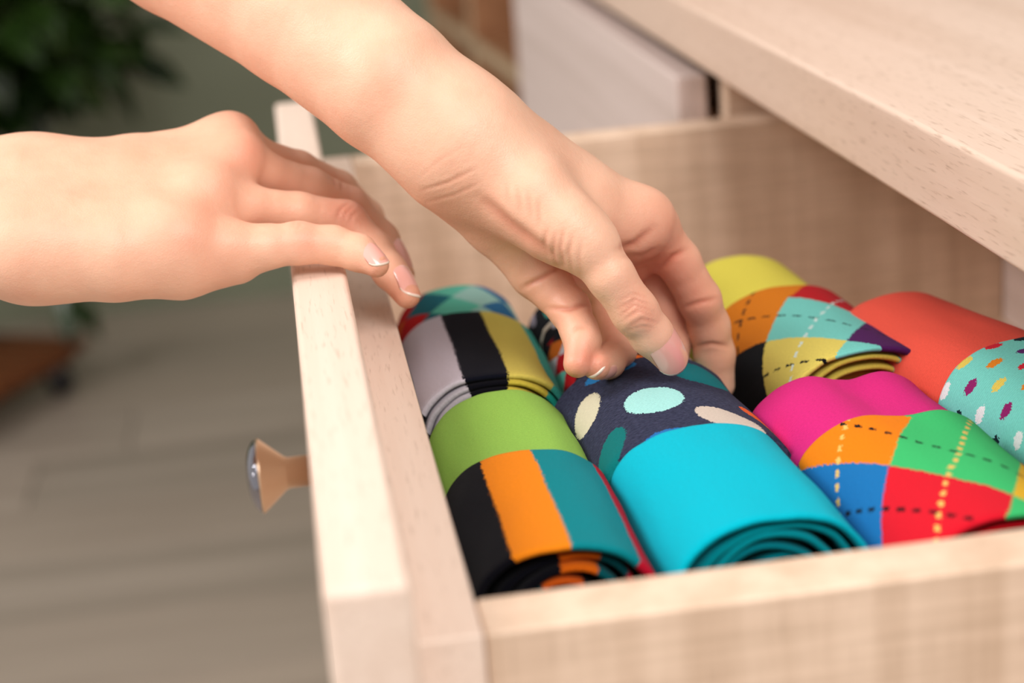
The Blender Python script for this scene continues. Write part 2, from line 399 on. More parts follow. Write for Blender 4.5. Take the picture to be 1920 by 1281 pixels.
# 3 front third
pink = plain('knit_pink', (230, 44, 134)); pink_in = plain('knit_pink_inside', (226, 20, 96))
m = knit('knit_argyle_bright')
argyle_bright = finish(m, argyle(m, (214, 24, 46), -0.0168, 0.0513, 0.044, 0.078,
    {(0, -1): (255, 140, 16), (0, 0): (66, 204, 120), (-1, -1): (26, 122, 192), (-1, 0): (232, 28, 48), (0, -2): (26, 122, 192), (-1, 1): (66, 204, 120), (-2, 0): (232, 28, 48), (0, 1): (240, 190, 50), (1, -1): (66, 204, 120), (1, 0): (66, 204, 120), (1, -2): (26, 122, 192), (0, 2): (66, 204, 120), (-1, 2): (96, 30, 110)},
    [('p', 0.5, 0.14, 0.5, 0.02, (16, 18, 24)), ('q', 0.5, 0.14, 0.5, 0.02, (248, 206, 110)), ('p', -0.5, 0.14, 0.5, 0.02, (16, 18, 24)), ('q', -0.5, 0.14, 0.5, 0.02, (248, 206, 110))]))
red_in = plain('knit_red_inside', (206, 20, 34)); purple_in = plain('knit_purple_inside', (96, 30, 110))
# 4 right edge
coral = plain('knit_coral', (250, 96, 78))
m = knit('knit_confetti'); col = lin((128, 222, 210))
CF = [(150, 40, 110), (222, 40, 60), (240, 246, 248), (238, 140, 40), (22, 44, 54), (240, 214, 100), (96, 40, 110)]
def confetti(m, col, off, colors):
    # staggered rows of short dashes; colour changes from column to column and row to row
    pu, pv = 0.0122, 0.0108
    row = ((m.v + off[1]) / pv).floor(); uu = (m.u + off[0] + row * 0.0050) / pu; cell = uu.floor()
    du = (uu.fract() - 0.5) * pu; dv = (((m.v + off[1]) / pv).fract() - 0.5) * pv
    inside = ((du / 0.0033) * (du / 0.0033) + (dv / 0.0020) * (dv / 0.0020)).lt(1.0)
    idx = (cell * 3.0 + row * 2.0).mod(float(len(colors)))
    c = lin(colors[0])
    for k in range(1, len(colors)): c = m.mix((idx - float(k)).abs().lt(0.3), c, lin(colors[k]))
    return m.mix(inside, col, c)
confetti_mat = finish(m, confetti(m, col, (0.0, 0.0), CF))
# 5 back left
m = knit('knit_teal_diamonds')
teal_argyle = finish(m, argyle(m, (26, 104, 118), -0.002, 0.117, 0.024, 0.032,
    {(0, -1): (96, 190, 166), (-1, 0): (96, 190, 166), (0, 0): (156, 200, 190), (-1, -1): (26, 104, 118), (0, 1): (46, 112, 160), (1, 0): (46, 112, 160), (1, 1): (156, 200, 190), (1, -1): (96, 190, 166), (-1, 1): (156, 200, 190),
     (-1, -2): (190, 18, 24), (-2, -1): (200, 20, 26), (-2, -2): (214, 90, 20), (0, -2): (26, 104, 118), (-2, -3): (214, 90, 20), (-3, -2): (150, 14, 20), (-2, 0): (26, 104, 118)}))
m = knit('knit_pale_stripes'); stripes_pale = finish(m, bands(m, m.u, BLK, [(-0.0300, (214, 206, 218)), (-0.0095, (16, 18, 30)), (0.0070, (226, 208, 100)), (0.0245, (70, 180, 166)), (0.055, BLK)]))
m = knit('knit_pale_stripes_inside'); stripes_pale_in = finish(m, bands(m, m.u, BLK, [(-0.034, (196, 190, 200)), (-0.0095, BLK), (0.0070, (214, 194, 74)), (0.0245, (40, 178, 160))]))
# 6 back second
m = knit('knit_black_dots'); col = lin((18, 18, 26))
for e in [(-0.020, 0.112, 0.0035, 0.012, -10, (84, 184, 168)), (-0.004, 0.118, 0.006, 0.007, 20, (206, 24, 34)), (-0.016, 0.140, 0.004, 0.006, 0, (222, 210, 80)),
          (-0.018, 0.088, 0.006, 0.006, 0, (222, 214, 222)), (-0.031, 0.125, 0.003, 0.016, 0, (170, 160, 176)), (0.012, 0.12, 0.005, 0.008, 0, (220, 120, 30)), (0.02, 0.10, 0.005, 0.008, 0, (84, 184, 168))]:
    col = ellipse(m, col, *e)
black_dots = finish(m, col)
m = knit('knit_argyle_patchwork')
patchwork = finish(m, argyle(m, (230, 224, 232), -0.014, 0.030, 0.0125, 0.0170,
    {(0, 0): (230, 120, 36), (1, 2): (206, 24, 34), (0, 1): (226, 222, 230), (0, 2): (24, 28, 40), (1, 0): (24, 28, 40), (1, 1): (110, 208, 190), (2, 0): (226, 222, 230), (2, 1): (206, 24, 34), (2, 2): (230, 110, 30)}, wrap=3))
patch_in = plain('knit_orange_inside', (214, 84, 24))
# 7 back third
yellow = plain('knit_yellow', (246, 233, 94))
m = knit('knit_argyle_pastel')
argyle_pastel = finish(m, argyle(m, (236, 218, 108), -0.0240, 0.042, 0.044, 0.060,
    {(0, -1): (232, 134, 28), (0, 0): (126, 218, 208), (-1, -1): (14, 16, 22), (-1, 0): (236, 218, 108), (0, -2): (232, 134, 28), (0, 1): (84, 32, 96), (-1, 1): (126, 218, 208), (1, 0): (204, 30, 40), (1, -1): (232, 134, 28), (1, -2): (232, 134, 28), (-2, -1): (14, 16, 22), (-2, 0): (236, 218, 108), (-2, 1): (84, 32, 96), (-1, 2): (84, 32, 96)},
    [('p', 0.5, 0.20, 0.55, 0.016, (24, 24, 28)), ('q', 0.5, 0.20, 0.55, 0.016, (222, 244, 240)), ('q', -0.5, 0.20, 0.55, 0.016, (24, 24, 28)), ('p', -0.5, 0.20, 0.55, 0.016, (24, 24, 28))]))
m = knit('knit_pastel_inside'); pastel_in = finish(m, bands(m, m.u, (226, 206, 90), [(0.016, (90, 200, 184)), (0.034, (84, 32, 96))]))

def wave(a, px, ph):            # inner folds buckle gently
    return lambda X, Y, Z, u: (X, Y, Z + a * math.sin(X * px + ph) * (1 if Z > 0.04 else 0))
s1 = roll('roll of lime green socks with black, orange and teal stripes at the near end', 0.0305, 0.056, 0.136, 0.210, 0.0570, -0.014, lime, stripes_bold,
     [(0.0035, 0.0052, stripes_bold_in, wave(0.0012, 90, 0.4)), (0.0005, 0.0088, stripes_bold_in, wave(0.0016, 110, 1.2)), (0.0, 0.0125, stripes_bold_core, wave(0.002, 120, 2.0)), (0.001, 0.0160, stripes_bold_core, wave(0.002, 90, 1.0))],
     seed=1, yaw=0.0)
roll('roll of dark navy dotted socks with a plain bright cyan cuff, pinched by the thumb', 0.0905, 0.052, 0.133, 0.222, 0.0605, -0.0115, navy_dots, cyan,
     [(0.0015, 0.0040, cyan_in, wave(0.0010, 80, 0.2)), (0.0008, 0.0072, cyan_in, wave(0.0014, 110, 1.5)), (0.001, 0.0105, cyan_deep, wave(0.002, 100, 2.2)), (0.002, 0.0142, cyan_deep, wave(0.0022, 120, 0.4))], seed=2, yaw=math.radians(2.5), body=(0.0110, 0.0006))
def pinch(X, Y, Z, u):
    k = max(0.0, min(1.0, (Y - 0.03) / 0.10))
    if Z < 0.05: return X, Y, Z
    return X, Y, Z - 0.0055 * k * math.exp(-((X - 0.004) / 0.011) ** 2)
roll('roll of hot pink socks with an orange, green, blue and red argyle cuff', 0.1540, 0.034, 0.128, 0.188, 0.0680, -0.0120, pink, argyle_bright,
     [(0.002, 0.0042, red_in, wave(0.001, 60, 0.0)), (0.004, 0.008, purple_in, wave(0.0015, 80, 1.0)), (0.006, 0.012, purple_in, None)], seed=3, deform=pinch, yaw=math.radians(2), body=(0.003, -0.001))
roll('roll of plain coral red socks with an aqua cuff covered in confetti dots', 0.2330, 0.082, 0.176, 0.262, 0.0640, -0.0090, coral, confetti_mat,
     [(0.001, 0.004, confetti_mat, None), (0.002, 0.008, patch_in, None), (0.004, 0.012, patch_in, None)], seed=4, yaw=math.radians(14))
roll('roll of teal diamond socks with white, black and yellow stripes at its near end', 0.0300, 0.214, 0.300, 0.357, 0.0590, -0.0140, teal_argyle, stripes_pale,
     [(-0.0015, 0.0026, stripes_pale_in, wave(0.0004, 80, 0.2)), (-0.003, 0.0052, stripes_pale_in, wave(0.0005, 90, 1.0)), (0.0, 0.0115, stripes_pale_in, wave(0.001, 90, 2.0))], seed=5)
s6 = roll('roll of black dotted socks with a patchwork diamond cuff, half behind the hand', 0.0872, 0.222, 0.290, 0.352, 0.0580, -0.0190, black_dots, patchwork,
     [(0.001, 0.004, patchwork, None), (0.002, 0.008, patch_in, None)], seed=6)
roll('roll of plain yellow socks with an orange, aqua and yellow argyle cuff', 0.1635, 0.194, 0.284, 0.352, 0.0620, -0.0140, yellow, argyle_pastel,
     [(0.001, 0.004, pastel_in, wave(0.0008, 80, 1.0)), (0.002, 0.008, pastel_in, wave(0.001, 90, 2.0))], seed=7, yaw=math.radians(4))

m = Mat('ribbon', 0.8); m.color(lin((196, 184, 170))); RIB = m.m
def ribbon(path, wd, mat, parent):               # a narrow cloth loop or label, two faces thick
    vs, fs = [], []
    for i, (x, y, z) in enumerate(path):
        for dy, dz in ((-wd / 2, 0), (wd / 2, 0), (wd / 2, 0.0006), (-wd / 2, 0.0006)): vs.append((x, y + dy, z + dz))
    for i in range(len(path) - 1):
        for k in range(4): fs.append((i*4+k, i*4+(k+1) % 4, (i+1)*4+(k+1) % 4, (i+1)*4+k))
    fs += [(3, 2, 1, 0), tuple((len(path)-1)*4 + k for k in range(4))]
    o = mesh_obj('label_loop', vs, fs, mat, parent, smooth=False); o['label'] = 'small beige cloth loop'; return o
ribbon([(-0.0255 + 0.0065 * math.sin(a) , -0.006, H0 + 0.0) for a, H0 in ((-0.6, 0.080), (-0.2, 0.0835), (0.2, 0.0868), (0.7, 0.0900), (1.1, 0.0925))], 0.003, RIB, s1)
ribbon([(-0.0200 + 0.008 * math.sin(a), 0.068, 0.098 + 0.010 * math.cos(a)) for a in (-1.9, -1.4, -0.9, -0.4, 0.1)], 0.0035, RIB, s6)
# ------------------------------------------------------------------ arms and hands: joints (x, y, z, radius) in metres
LEFT_HAND = {"palm":[[[-0.09771,0.31404,0.17408,0.0356],[-0.06195,0.29031,0.14527,0.03036],[-0.02258,0.25562,0.11648,0.02661],[0.00465,0.229,0.09214,0.02414],[0.02583,0.21718,0.07239,0.02161]],[[0.02622,0.21719,0.07254,0.02049],[0.04222,0.22177,0.05946,0.01627]],[[0.03818,0.22715,0.065,0.01444],[0.06361,0.22314,0.05147,0.01107],[0.08859,0.22141,0.03497,0.00847]],[[0.03914,0.2366,0.06188,0.01466],[0.06522,0.23621,0.04332,0.01171],[0.08639,0.23834,0.02432,0.00871]],[[0.03478,0.23575,0.05759,0.01389],[0.05459,0.23502,0.03572,0.01093],[0.07016,0.23466,0.01683,0.00867]],[[0.02637,0.22305,0.05777,0.01135],[0.03764,0.22112,0.03904,0.00953],[0.04948,0.21732,0.02127,0.00804]],[[0.03347,0.21057,0.06758,0.01407],[0.04835,0.19668,0.05571,0.01207],[0.05896,0.18741,0.04354,0.00981]],[[0.03732,0.20949,0.05887,0.01114],[0.05374,0.19528,0.04319,0.00992]],[[0.05147,0.21619,0.05847,0.01015],[0.06929,0.21284,0.04764,0.00867],[0.08045,0.21334,0.0399,0.00721]],[[0.07034,0.21052,0.04068,0.00792],[0.08545,0.21652,0.03173,0.00689]],[[0.06264,0.23082,0.01867,0.009],[0.08715,0.2335,0.0193,0.00867]]],"fingers":[[[0.05773,0.18813,0.04538,0.00981],[0.06489,0.18363,0.03705,0.00853],[0.07045,0.18,0.02756,0.00798],[0.07768,0.17827,0.01469,0.00784],[0.08345,0.17986,0.0051,0.00726],[0.08938,0.18161,-0.0039,0.00574]],[[0.08868,0.22163,0.03571,0.00847],[0.09528,0.22151,0.03103,0.00831],[0.10364,0.22476,0.01764,0.00782],[0.11145,0.22717,0.00138,0.00771],[0.11555,0.23133,-0.01069,0.0075],[0.11762,0.2336,-0.02281,0.00746],[0.11857,0.2338,-0.03518,0.00629]],[[0.08639,0.23834,0.02432,0.00871],[0.09478,0.241,0.01241,0.0078],[0.10017,0.23861,-0.00323,0.00783],[0.10134,0.23707,-0.01769,0.00746],[0.10166,0.23558,-0.02898,0.00566]],[[0.07016,0.23466,0.01683,0.00867],[0.07597,0.23116,0.00787,0.00749],[0.07829,0.22087,-0.00385,0.00684],[0.07673,0.2091,-0.00829,0.00635],[0.07022,0.19522,-0.00782,0.00585],[0.06443,0.18597,-0.00578,0.00501]],[[0.04948,0.21732,0.02127,0.00804],[0.05517,0.21056,0.01528,0.00761],[0.05918,0.20429,0.01022,0.00719],[0.06067,0.19503,0.00484,0.00636],[0.06111,0.19095,0.00209,0.00615],[0.05767,0.18426,-0.00364,0.00499]]],"bumps":[[0.09125,0.21561,0.03761,0.00725,0.012],[0.066,0.18565,0.03717,0.00692,0.012]],"creases":[[[[0.0727,0.18112,0.01522],[0.07849,0.18131,0.01793],[0.08402,0.17988,0.0154]],0.0008,0.0005],[[[0.07317,0.18038,0.01308],[0.07828,0.18079,0.01619],[0.08454,0.17925,0.01361]],0.0008,0.0006],[[[0.07369,0.17976,0.01128],[0.07916,0.18011,0.01437],[0.08505,0.17863,0.01181]],0.0008,0.0005],[[[0.07525,0.17888,0.00906],[0.08045,0.17904,0.01146],[0.08552,0.1779,0.00967]],0.0008,0.0005],[[[0.07295,0.18175,0.01731],[0.07835,0.18194,0.01987],[0.08323,0.18077,0.01792]],0.0007,0.0003],[[[0.074,0.17861,0.00775],[0.07926,0.17843,0.0091],[0.08464,0.17758,0.00833]],0.0007,0.0003],[[[0.0887,0.18306,0.02715],[0.09315,0.18372,0.03084],[0.09755,0.18377,0.03261]],0.0012,0.001],[[[0.09477,0.17817,0.01387],[0.10004,0.17799,0.01522],[0.1067,0.17751,0.01611]],0.001,0.0008],[[[0.09726,0.17383,0.00104],[0.10296,0.17332,0.00148],[0.10845,0.17228,0.00018]],0.0009,0.0007],[[[0.07501,0.187,0.0347],[0.08064,0.18678,0.03602],[0.08758,0.18748,0.04075]],0.0016,0.0011],[[[0.07567,0.18625,0.03254],[0.08289,0.18525,0.03199],[0.08862,0.18529,0.03418]],0.0012,0.0006],[[[0.04854,0.18457,0.01743],[0.05644,0.18337,0.01647],[0.06392,0.183,0.018]],0.001,0.0009],[[[0.05594,0.18111,0.00914],[0.05845,0.1812,0.01035],[0.06116,0.18083,0.01014]],0.0009,0.0005],[[[0.04102,0.18772,0.02468],[0.04771,0.18779,0.02732],[0.05485,0.18802,0.03064]],0.001,0.001],[[[0.01047,0.20204,0.05898],[0.01983,0.20163,0.06106],[0.03032,0.20167,0.06499]],0.0007,0.0004],[[[0.01182,0.20063,0.05501],[0.02114,0.20012,0.05675],[0.03062,0.20003,0.05988]],0.0007,0.0003],[[[0.01004,0.20337,0.06305],[0.01799,0.20421,0.06858],[0.02663,0.2044,0.0723]],0.0007,0.00015],[[[0.03008,0.19866,0.05536],[0.03898,0.19465,0.0459],[0.05433,0.18865,0.03243]],0.0024,0.0015],[[[0.05428,0.19143,0.04121],[0.05241,0.18958,0.03468],[0.0536,0.18775,0.02933]],0.001,0.0006],[[[0.05738,0.19155,0.04273],[0.05515,0.18975,0.03623],[0.05619,0.18756,0.02965]],0.001,0.0005],[[[0.0516,0.19235,0.04317],[0.04994,0.19103,0.03839],[0.05108,0.1891,0.03268]],0.001,0.0005],[[[0.06024,0.1906,0.04075],[0.05789,0.18899,0.03479],[0.05861,0.18695,0.02859]],0.0009,0.0004],[[[0.06311,0.18965,0.03877],[0.0613,0.18796,0.03277],[0.06166,0.18597,0.0266]],0.0009,0.00025],[[[0.04314,0.19796,0.05786],[0.04355,0.19513,0.04906]],0.001,0.0003],[[[0.04654,0.19693,0.05585],[0.04696,0.1941,0.04704]],0.001,0.0003],[[[0.04985,0.19564,0.05296],[0.04917,0.19297,0.04424]],0.001,0.00035],[[[0.03963,0.19872,0.05901],[0.03971,0.19649,0.05199]],0.001,0.00025]],"blush":[[0.09076,0.1821,-0.00852,0.00669,0.5],[0.07637,0.17093,0.01768,0.00684,0.45],[0.11557,0.21701,-0.02262,0.00887,0.5],[0.05759,0.1819,-0.00444,0.007,0.7],[0.06396,0.18102,-0.00494,0.00663,0.7],[0.09455,0.21178,0.02,0.00957,0.6],[0.08923,0.22344,0.02161,0.01166,0.9],[0.07317,0.2186,0.00047,0.00971,0.4],[0.05783,0.20368,0.0145,0.01131,0.3],[0.102,0.22427,-0.00455,0.0138,0.4],[0.04083,0.20366,0.04167,0.01486,0.25],[0.09291,0.20797,0.04075,0.00754,0.25],[0.10859,0.21605,0.00521,0.00874,0.25]]}
RIGHT_HAND = {"palm":[[[-0.22194,0.28288,0.06393,0.02208],[-0.16317,0.2757,0.06243,0.01893],[-0.12772,0.27186,0.0631,0.0138]],[[-0.2144,0.25053,0.06443,0.02301],[-0.15822,0.23613,0.05583,0.01909],[-0.12563,0.2298,0.04758,0.01572]],[[-0.2185,0.26585,0.06136,0.02353],[-0.16136,0.25794,0.05696,0.02006],[-0.12707,0.25319,0.05432,0.01697]],[[-0.12767,0.27198,0.06348,0.01222],[-0.09084,0.27612,0.0632,0.01077],[-0.05464,0.28061,0.06712,0.00846]],[[-0.12688,0.26044,0.06064,0.01321],[-0.09027,0.26062,0.06109,0.01094],[-0.05262,0.26338,0.06337,0.00848]],[[-0.12632,0.24562,0.05401,0.01298],[-0.09398,0.24439,0.0551,0.0111],[-0.06276,0.24616,0.05529,0.00849]],[[-0.12572,0.2309,0.0477,0.01349],[-0.09974,0.22874,0.0469,0.01201],[-0.07295,0.22819,0.04484,0.00905]],[[-0.12588,0.22915,0.04544,0.01385],[-0.0967,0.22529,0.04043,0.01312],[-0.0749,0.22802,0.03689,0.01267],[-0.05605,0.22799,0.03694,0.01005]],[[-0.12072,0.26215,0.05158,0.01292],[-0.08219,0.26233,0.04938,0.01143],[-0.06268,0.27069,0.04949,0.0088]],[[-0.08507,0.23933,0.049,0.00992],[-0.06718,0.2446,0.04878,0.00771]],[[-0.07243,0.24289,0.04479,0.00809],[-0.06183,0.2619,0.05538,0.00749]]],"fingers":[[[-0.05415,0.28079,0.06786,0.00846],[-0.04523,0.28305,0.06155,0.0069],[-0.02975,0.29114,0.05268,0.00681],[-0.01474,0.29972,0.04183,0.00651],[-0.00441,0.30475,0.02809,0.00596],[0.0002,0.3061,0.01735,0.00471]],[[-0.05262,0.26338,0.06337,0.00848],[-0.04185,0.26558,0.05755,0.00735],[-0.02667,0.27173,0.04911,0.00745],[-0.01224,0.27745,0.03902,0.00735],[-0.00136,0.27693,0.02463,0.00679],[0.00437,0.26722,0.01264,0.00531]],[[-0.06276,0.24616,0.05529,0.00849],[-0.04878,0.24601,0.04985,0.00755],[-0.0318,0.24984,0.04473,0.00754],[-0.01493,0.25349,0.03901,0.00751],[-0.00596,0.24907,0.02826,0.00692],[-0.00084,0.24194,0.02092,0.00629],[0.00394,0.2309,0.01439,0.00486]],[[-0.07295,0.22819,0.04484,0.00905],[-0.05746,0.22514,0.04075,0.00849],[-0.04443,0.22534,0.03944,0.00775],[-0.03307,0.22613,0.03936,0.0074],[-0.02096,0.2252,0.03746,0.00675],[-0.01247,0.22224,0.03449,0.00645],[-0.00676,0.21623,0.03087,0.00453]],[[-0.11867,0.27662,0.04805,0.012],[-0.09376,0.29588,0.03453,0.00953],[-0.06646,0.31043,0.02368,0.00809],[-0.04527,0.31305,0.02291,0.00643]]],"bumps":[[-0.05436,0.27596,0.0692,0.0076,0.014],[-0.05158,0.25863,0.06541,0.00705,0.012],[-0.06304,0.24196,0.0586,0.00689,0.012],[-0.07382,0.22376,0.04718,0.00749,0.014]],"creases":[[[[-0.03531,0.22401,0.0452],[-0.03413,0.22453,0.04728],[-0.03288,0.2247,0.04827]],0.0009,0.0003],[[[-0.03337,0.22346,0.04414],[-0.03212,0.22414,0.04676],[-0.0309,0.22426,0.04757]],0.0009,0.0003],[[[-0.01914,0.22269,0.04685],[-0.01681,0.22362,0.05065],[-0.01376,0.22389,0.05259]],0.0008,0.0005],[[[-0.01718,0.22219,0.04597],[-0.01508,0.22304,0.04943],[-0.0124,0.22335,0.0514]],0.0008,0.00045],[[[-0.01544,0.2216,0.04475],[-0.01334,0.22246,0.04821],[-0.01089,0.22269,0.04983]],0.0008,0.00035],[[[-0.01839,0.2271,0.06109],[-0.0174,0.22611,0.0583]],0.0008,0.0004],[[[-0.0157,0.22644,0.05998],[-0.01571,0.22541,0.05672]],0.0008,0.0004]],"blush":[[-0.05017,0.25382,0.06741,0.00738,0.7],[-0.05173,0.27736,0.07456,0.006,0.2],[-0.07398,0.2191,0.04909,0.00836,0.5],[-0.02997,0.2178,0.04416,0.00674,0.7],[-0.01441,0.24743,0.04339,0.00783,0.7],[-0.01428,0.28496,0.04537,0.0072,0.8],[0.00496,0.2304,0.01319,0.00699,0.7],[-0.00536,0.21099,0.03149,0.00636,0.6],[-0.06175,0.23719,0.06066,0.00684,0.3],[-0.05969,0.21364,0.03693,0.01114,0.2],[-0.0076,0.26245,0.04333,0.008,0.5]]}
NAILS_L = [[[0.08345, 0.17986, 0.0051], [0.08938, 0.18161, -0.0039], 0.00726, 0.00574, [0.0421, -0.8356, 0.5477], 0.0068, -0.15, 0.0016], [[0.07022, 0.19522, -0.00782], [0.06443, 0.18597, -0.00578], 0.00585, 0.00501, [0.4538, -0.3151, -0.8336], 0.0045, 0.2, 0.0005], [[0.11762, 0.2336, -0.02281], [0.11857, 0.2338, -0.03518], 0.00746, 0.00629, [0.5125, 0.8517, -0.1092], 0.005, 0.15, 0.001], [[0.10134, 0.23707, -0.01769], [0.10166, 0.23558, -0.02898], 0.00746, 0.00566, [0.4294, 0.897, -0.1053], 0.005, 0.15, 0.001]]
NAILS_R = [[[-0.01247, 0.22224, 0.03449], [-0.00676, 0.21623, 0.03087], 0.00645, 0.00453, [0.6503, -0.6253, 0.4314], 0.0046, 0.1, 0.0004], [[-0.00084, 0.24194, 0.02092], [0.00394, 0.2309, 0.01439], 0.00629, 0.00486, [0.6953, -0.5878, 0.4135], 0.0048, 0.15, 0.0004], [[-0.00136, 0.27693, 0.02463], [0.00437, 0.26722, 0.01264], 0.00679, 0.00531, [0.895, -0.1787, 0.4088], 0.0048, 0.15, 0.001], [[-0.00441, 0.30475, 0.02809], [0.0002, 0.3061, 0.01735], 0.00596, 0.00471, [0.908, -0.1967, 0.37], 0.0044, 0.15, 0.001]]

def _seg(P, a, b, ra, rb):
    ab = b - a; L = max(float(ab @ ab), 1e-12); t = np.clip(((P - a) @ ab) / L, 0, 1)
    return np.linalg.norm(P - a - t[:, None] * ab, axis=1) - (ra + (rb - ra) * t)
def _smin(a, b, k):
    h = np.maximum(k - np.abs(a - b), 0) / k; return np.minimum(a, b) - h * h * k * 0.25
FAR = 1.0
def hand_field(D, KP=0.014):
    palm = [np.array(c, dtype=np.float32) for c in D['palm']]; fing = [np.array(c, dtype=np.float32) for c in D['fingers']]
    def chain(P, c, k):
        d = np.full(len(P), FAR, dtype=np.float32)
        for i in range(len(c) - 1):
            if f.rad is not None:            # skip what cannot reach this batch of samples
                if float(_seg(f.cen[None], c[i, :3], c[i+1, :3], c[i, 3], c[i+1, 3])[0]) > f.rad + 0.022: continue
            s = _seg(P, c[i, :3], c[i+1, :3], c[i, 3], c[i+1, 3]); d = _smin(d, s, k)
        return d
    def f(P):
        lo, hi = P.min(0), P.max(0); f.cen = (lo + hi) / 2; f.rad = float(np.linalg.norm(hi - lo)) / 2
        if f.rad > 0.06: f.rad = None
        base = None
        for c in palm:
            s = chain(P, c, 0.003); base = s if base is None else _smin(base, s, KP)
        for b in D['bumps']:
            s = np.linalg.norm(P - np.array(b[:3], dtype=np.float32), axis=1) - b[3]; base = _smin(base, s, b[4])
        out = None
        for c in fing:
            s = _smin(base, chain(P, c, 0.0025), 0.0055); out = s if out is None else _smin(out, s, 0.0008)
        return out
    return f
def surface_nets(f, lo, hi, h):
    """mesh the zero set of f on a regular grid (only blocks near the surface are sampled finely)"""
    B = 8; lo = np.array(lo, dtype=np.float64); nb = np.ceil((np.array(hi) - lo) / (h * B)).astype(int); N = nb * B + 1
    G = np.full(N, 1.0, dtype=np.float32)
    cx = [lo[i] + (np.arange(nb[i]) + 0.5) * h * B for i in range(3)]
    C = np.stack(np.meshgrid(*cx, indexing='ij'), -1).reshape(-1, 3).astype(np.float32)
    dc = f(C).reshape(nb); near = np.abs(dc) < h * B * 0.95 + 0.003
    G[:-1, :-1, :-1] = np.repeat(np.repeat(np.repeat(dc, B, 0), B, 1), B, 2)
    idx = np.argwhere(near); o = np.stack(np.meshgrid(*[np.arange(B + 1)] * 3, indexing='ij'), -1).reshape(-1, 3)
    for s in range(0, len(idx), 8):
        q = (idx[s:s+8, None, :] * B + o[None]).reshape(-1, 3); v = f((lo + q * h).astype(np.float32)); G[q[:, 0], q[:, 1], q[:, 2]] = v
    ins = G < 0; cc = np.zeros(np.array(N) - 1, dtype=np.int8)
    corners = [(i, j, k) for i in (0, 1) for j in (0, 1) for k in (0, 1)]
    for i, j, k in corners: cc += ins[i:N[0]-1+i, j:N[1]-1+j, k:N[2]-1+k]
    act = np.argwhere((cc > 0) & (cc < 8)); vid = np.full(np.array(N) - 1, -1, dtype=np.int32); vid[tuple(act.T)] = np.arange(len(act))
    acc = np.zeros((len(act), 3)); cnt = np.zeros(len(act))
    for a in corners:
        for ax in range(3):
            if a[ax]: continue
            b = list(a); b[ax] = 1; pa = act + a; pb = act + b
            ga = G[tuple(pa.T)]; gb = G[tuple(pb.T)]; m = (ga < 0) != (gb < 0); t = np.where(m, ga / np.where(m, ga - gb, 1), 0)
            p = np.array(a, dtype=float)[None].repeat(len(act), 0); p[:, ax] += t; acc += p * m[:, None]; cnt += m
    V = lo + (act + acc / cnt[:, None]) * h; quads = []
    for ax in range(3):
        u, v = (ax + 1) % 3, (ax + 2) % 3
        A = [slice(1, -1)] * 3; A[ax] = slice(0, -1); Bs = [slice(1, -1)] * 3; Bs[ax] = slice(1, None)
        e = ins[tuple(A)] != ins[tuple(Bs)]; w = np.argwhere(e); off = np.array([1, 1, 1]); off[ax] = 0; w = w + off
        eu = np.zeros(3, int); eu[u] = 1; ev = np.zeros(3, int); ev[v] = 1
        q = np.stack([vid[tuple(x.T)] for x in (w - eu - ev, w - ev, w, w - eu)], 1)
        fl = ins[tuple(w.T)]; q[~fl] = q[~fl][:, ::-1]; q = q[(q >= 0).all(1)]; quads.append(q)
    return V, np.concatenate(quads)
def vnormals(V, F):
    n = np.cross(V[F[:, 2]] - V[F[:, 0]], V[F[:, 3]] - V[F[:, 1]]); N = np.zeros_like(V)
    for k in range(4):
        for c in range(3): N[:, c] += np.bincount(F[:, k], n[:, c], len(V))
    return N / np.maximum(np.linalg.norm(N, axis=1), 1e-12)[:, None]
def relax(V, F, it, lam=0.5):
    e = np.concatenate([F[:, [0, 1]], F[:, [1, 2]], F[:, [2, 3]], F[:, [3, 0]]]); e = np.concatenate([e, e[:, ::-1]])
    deg = np.bincount(e[:, 0], minlength=len(V))
    for s in range(it):
        for l in (lam, -lam * 1.03):
            M = np.stack([np.bincount(e[:, 0], V[e[:, 1], c], len(V)) for c in range(3)], 1) / deg[:, None]; V = V + l * (M - V)
    return V
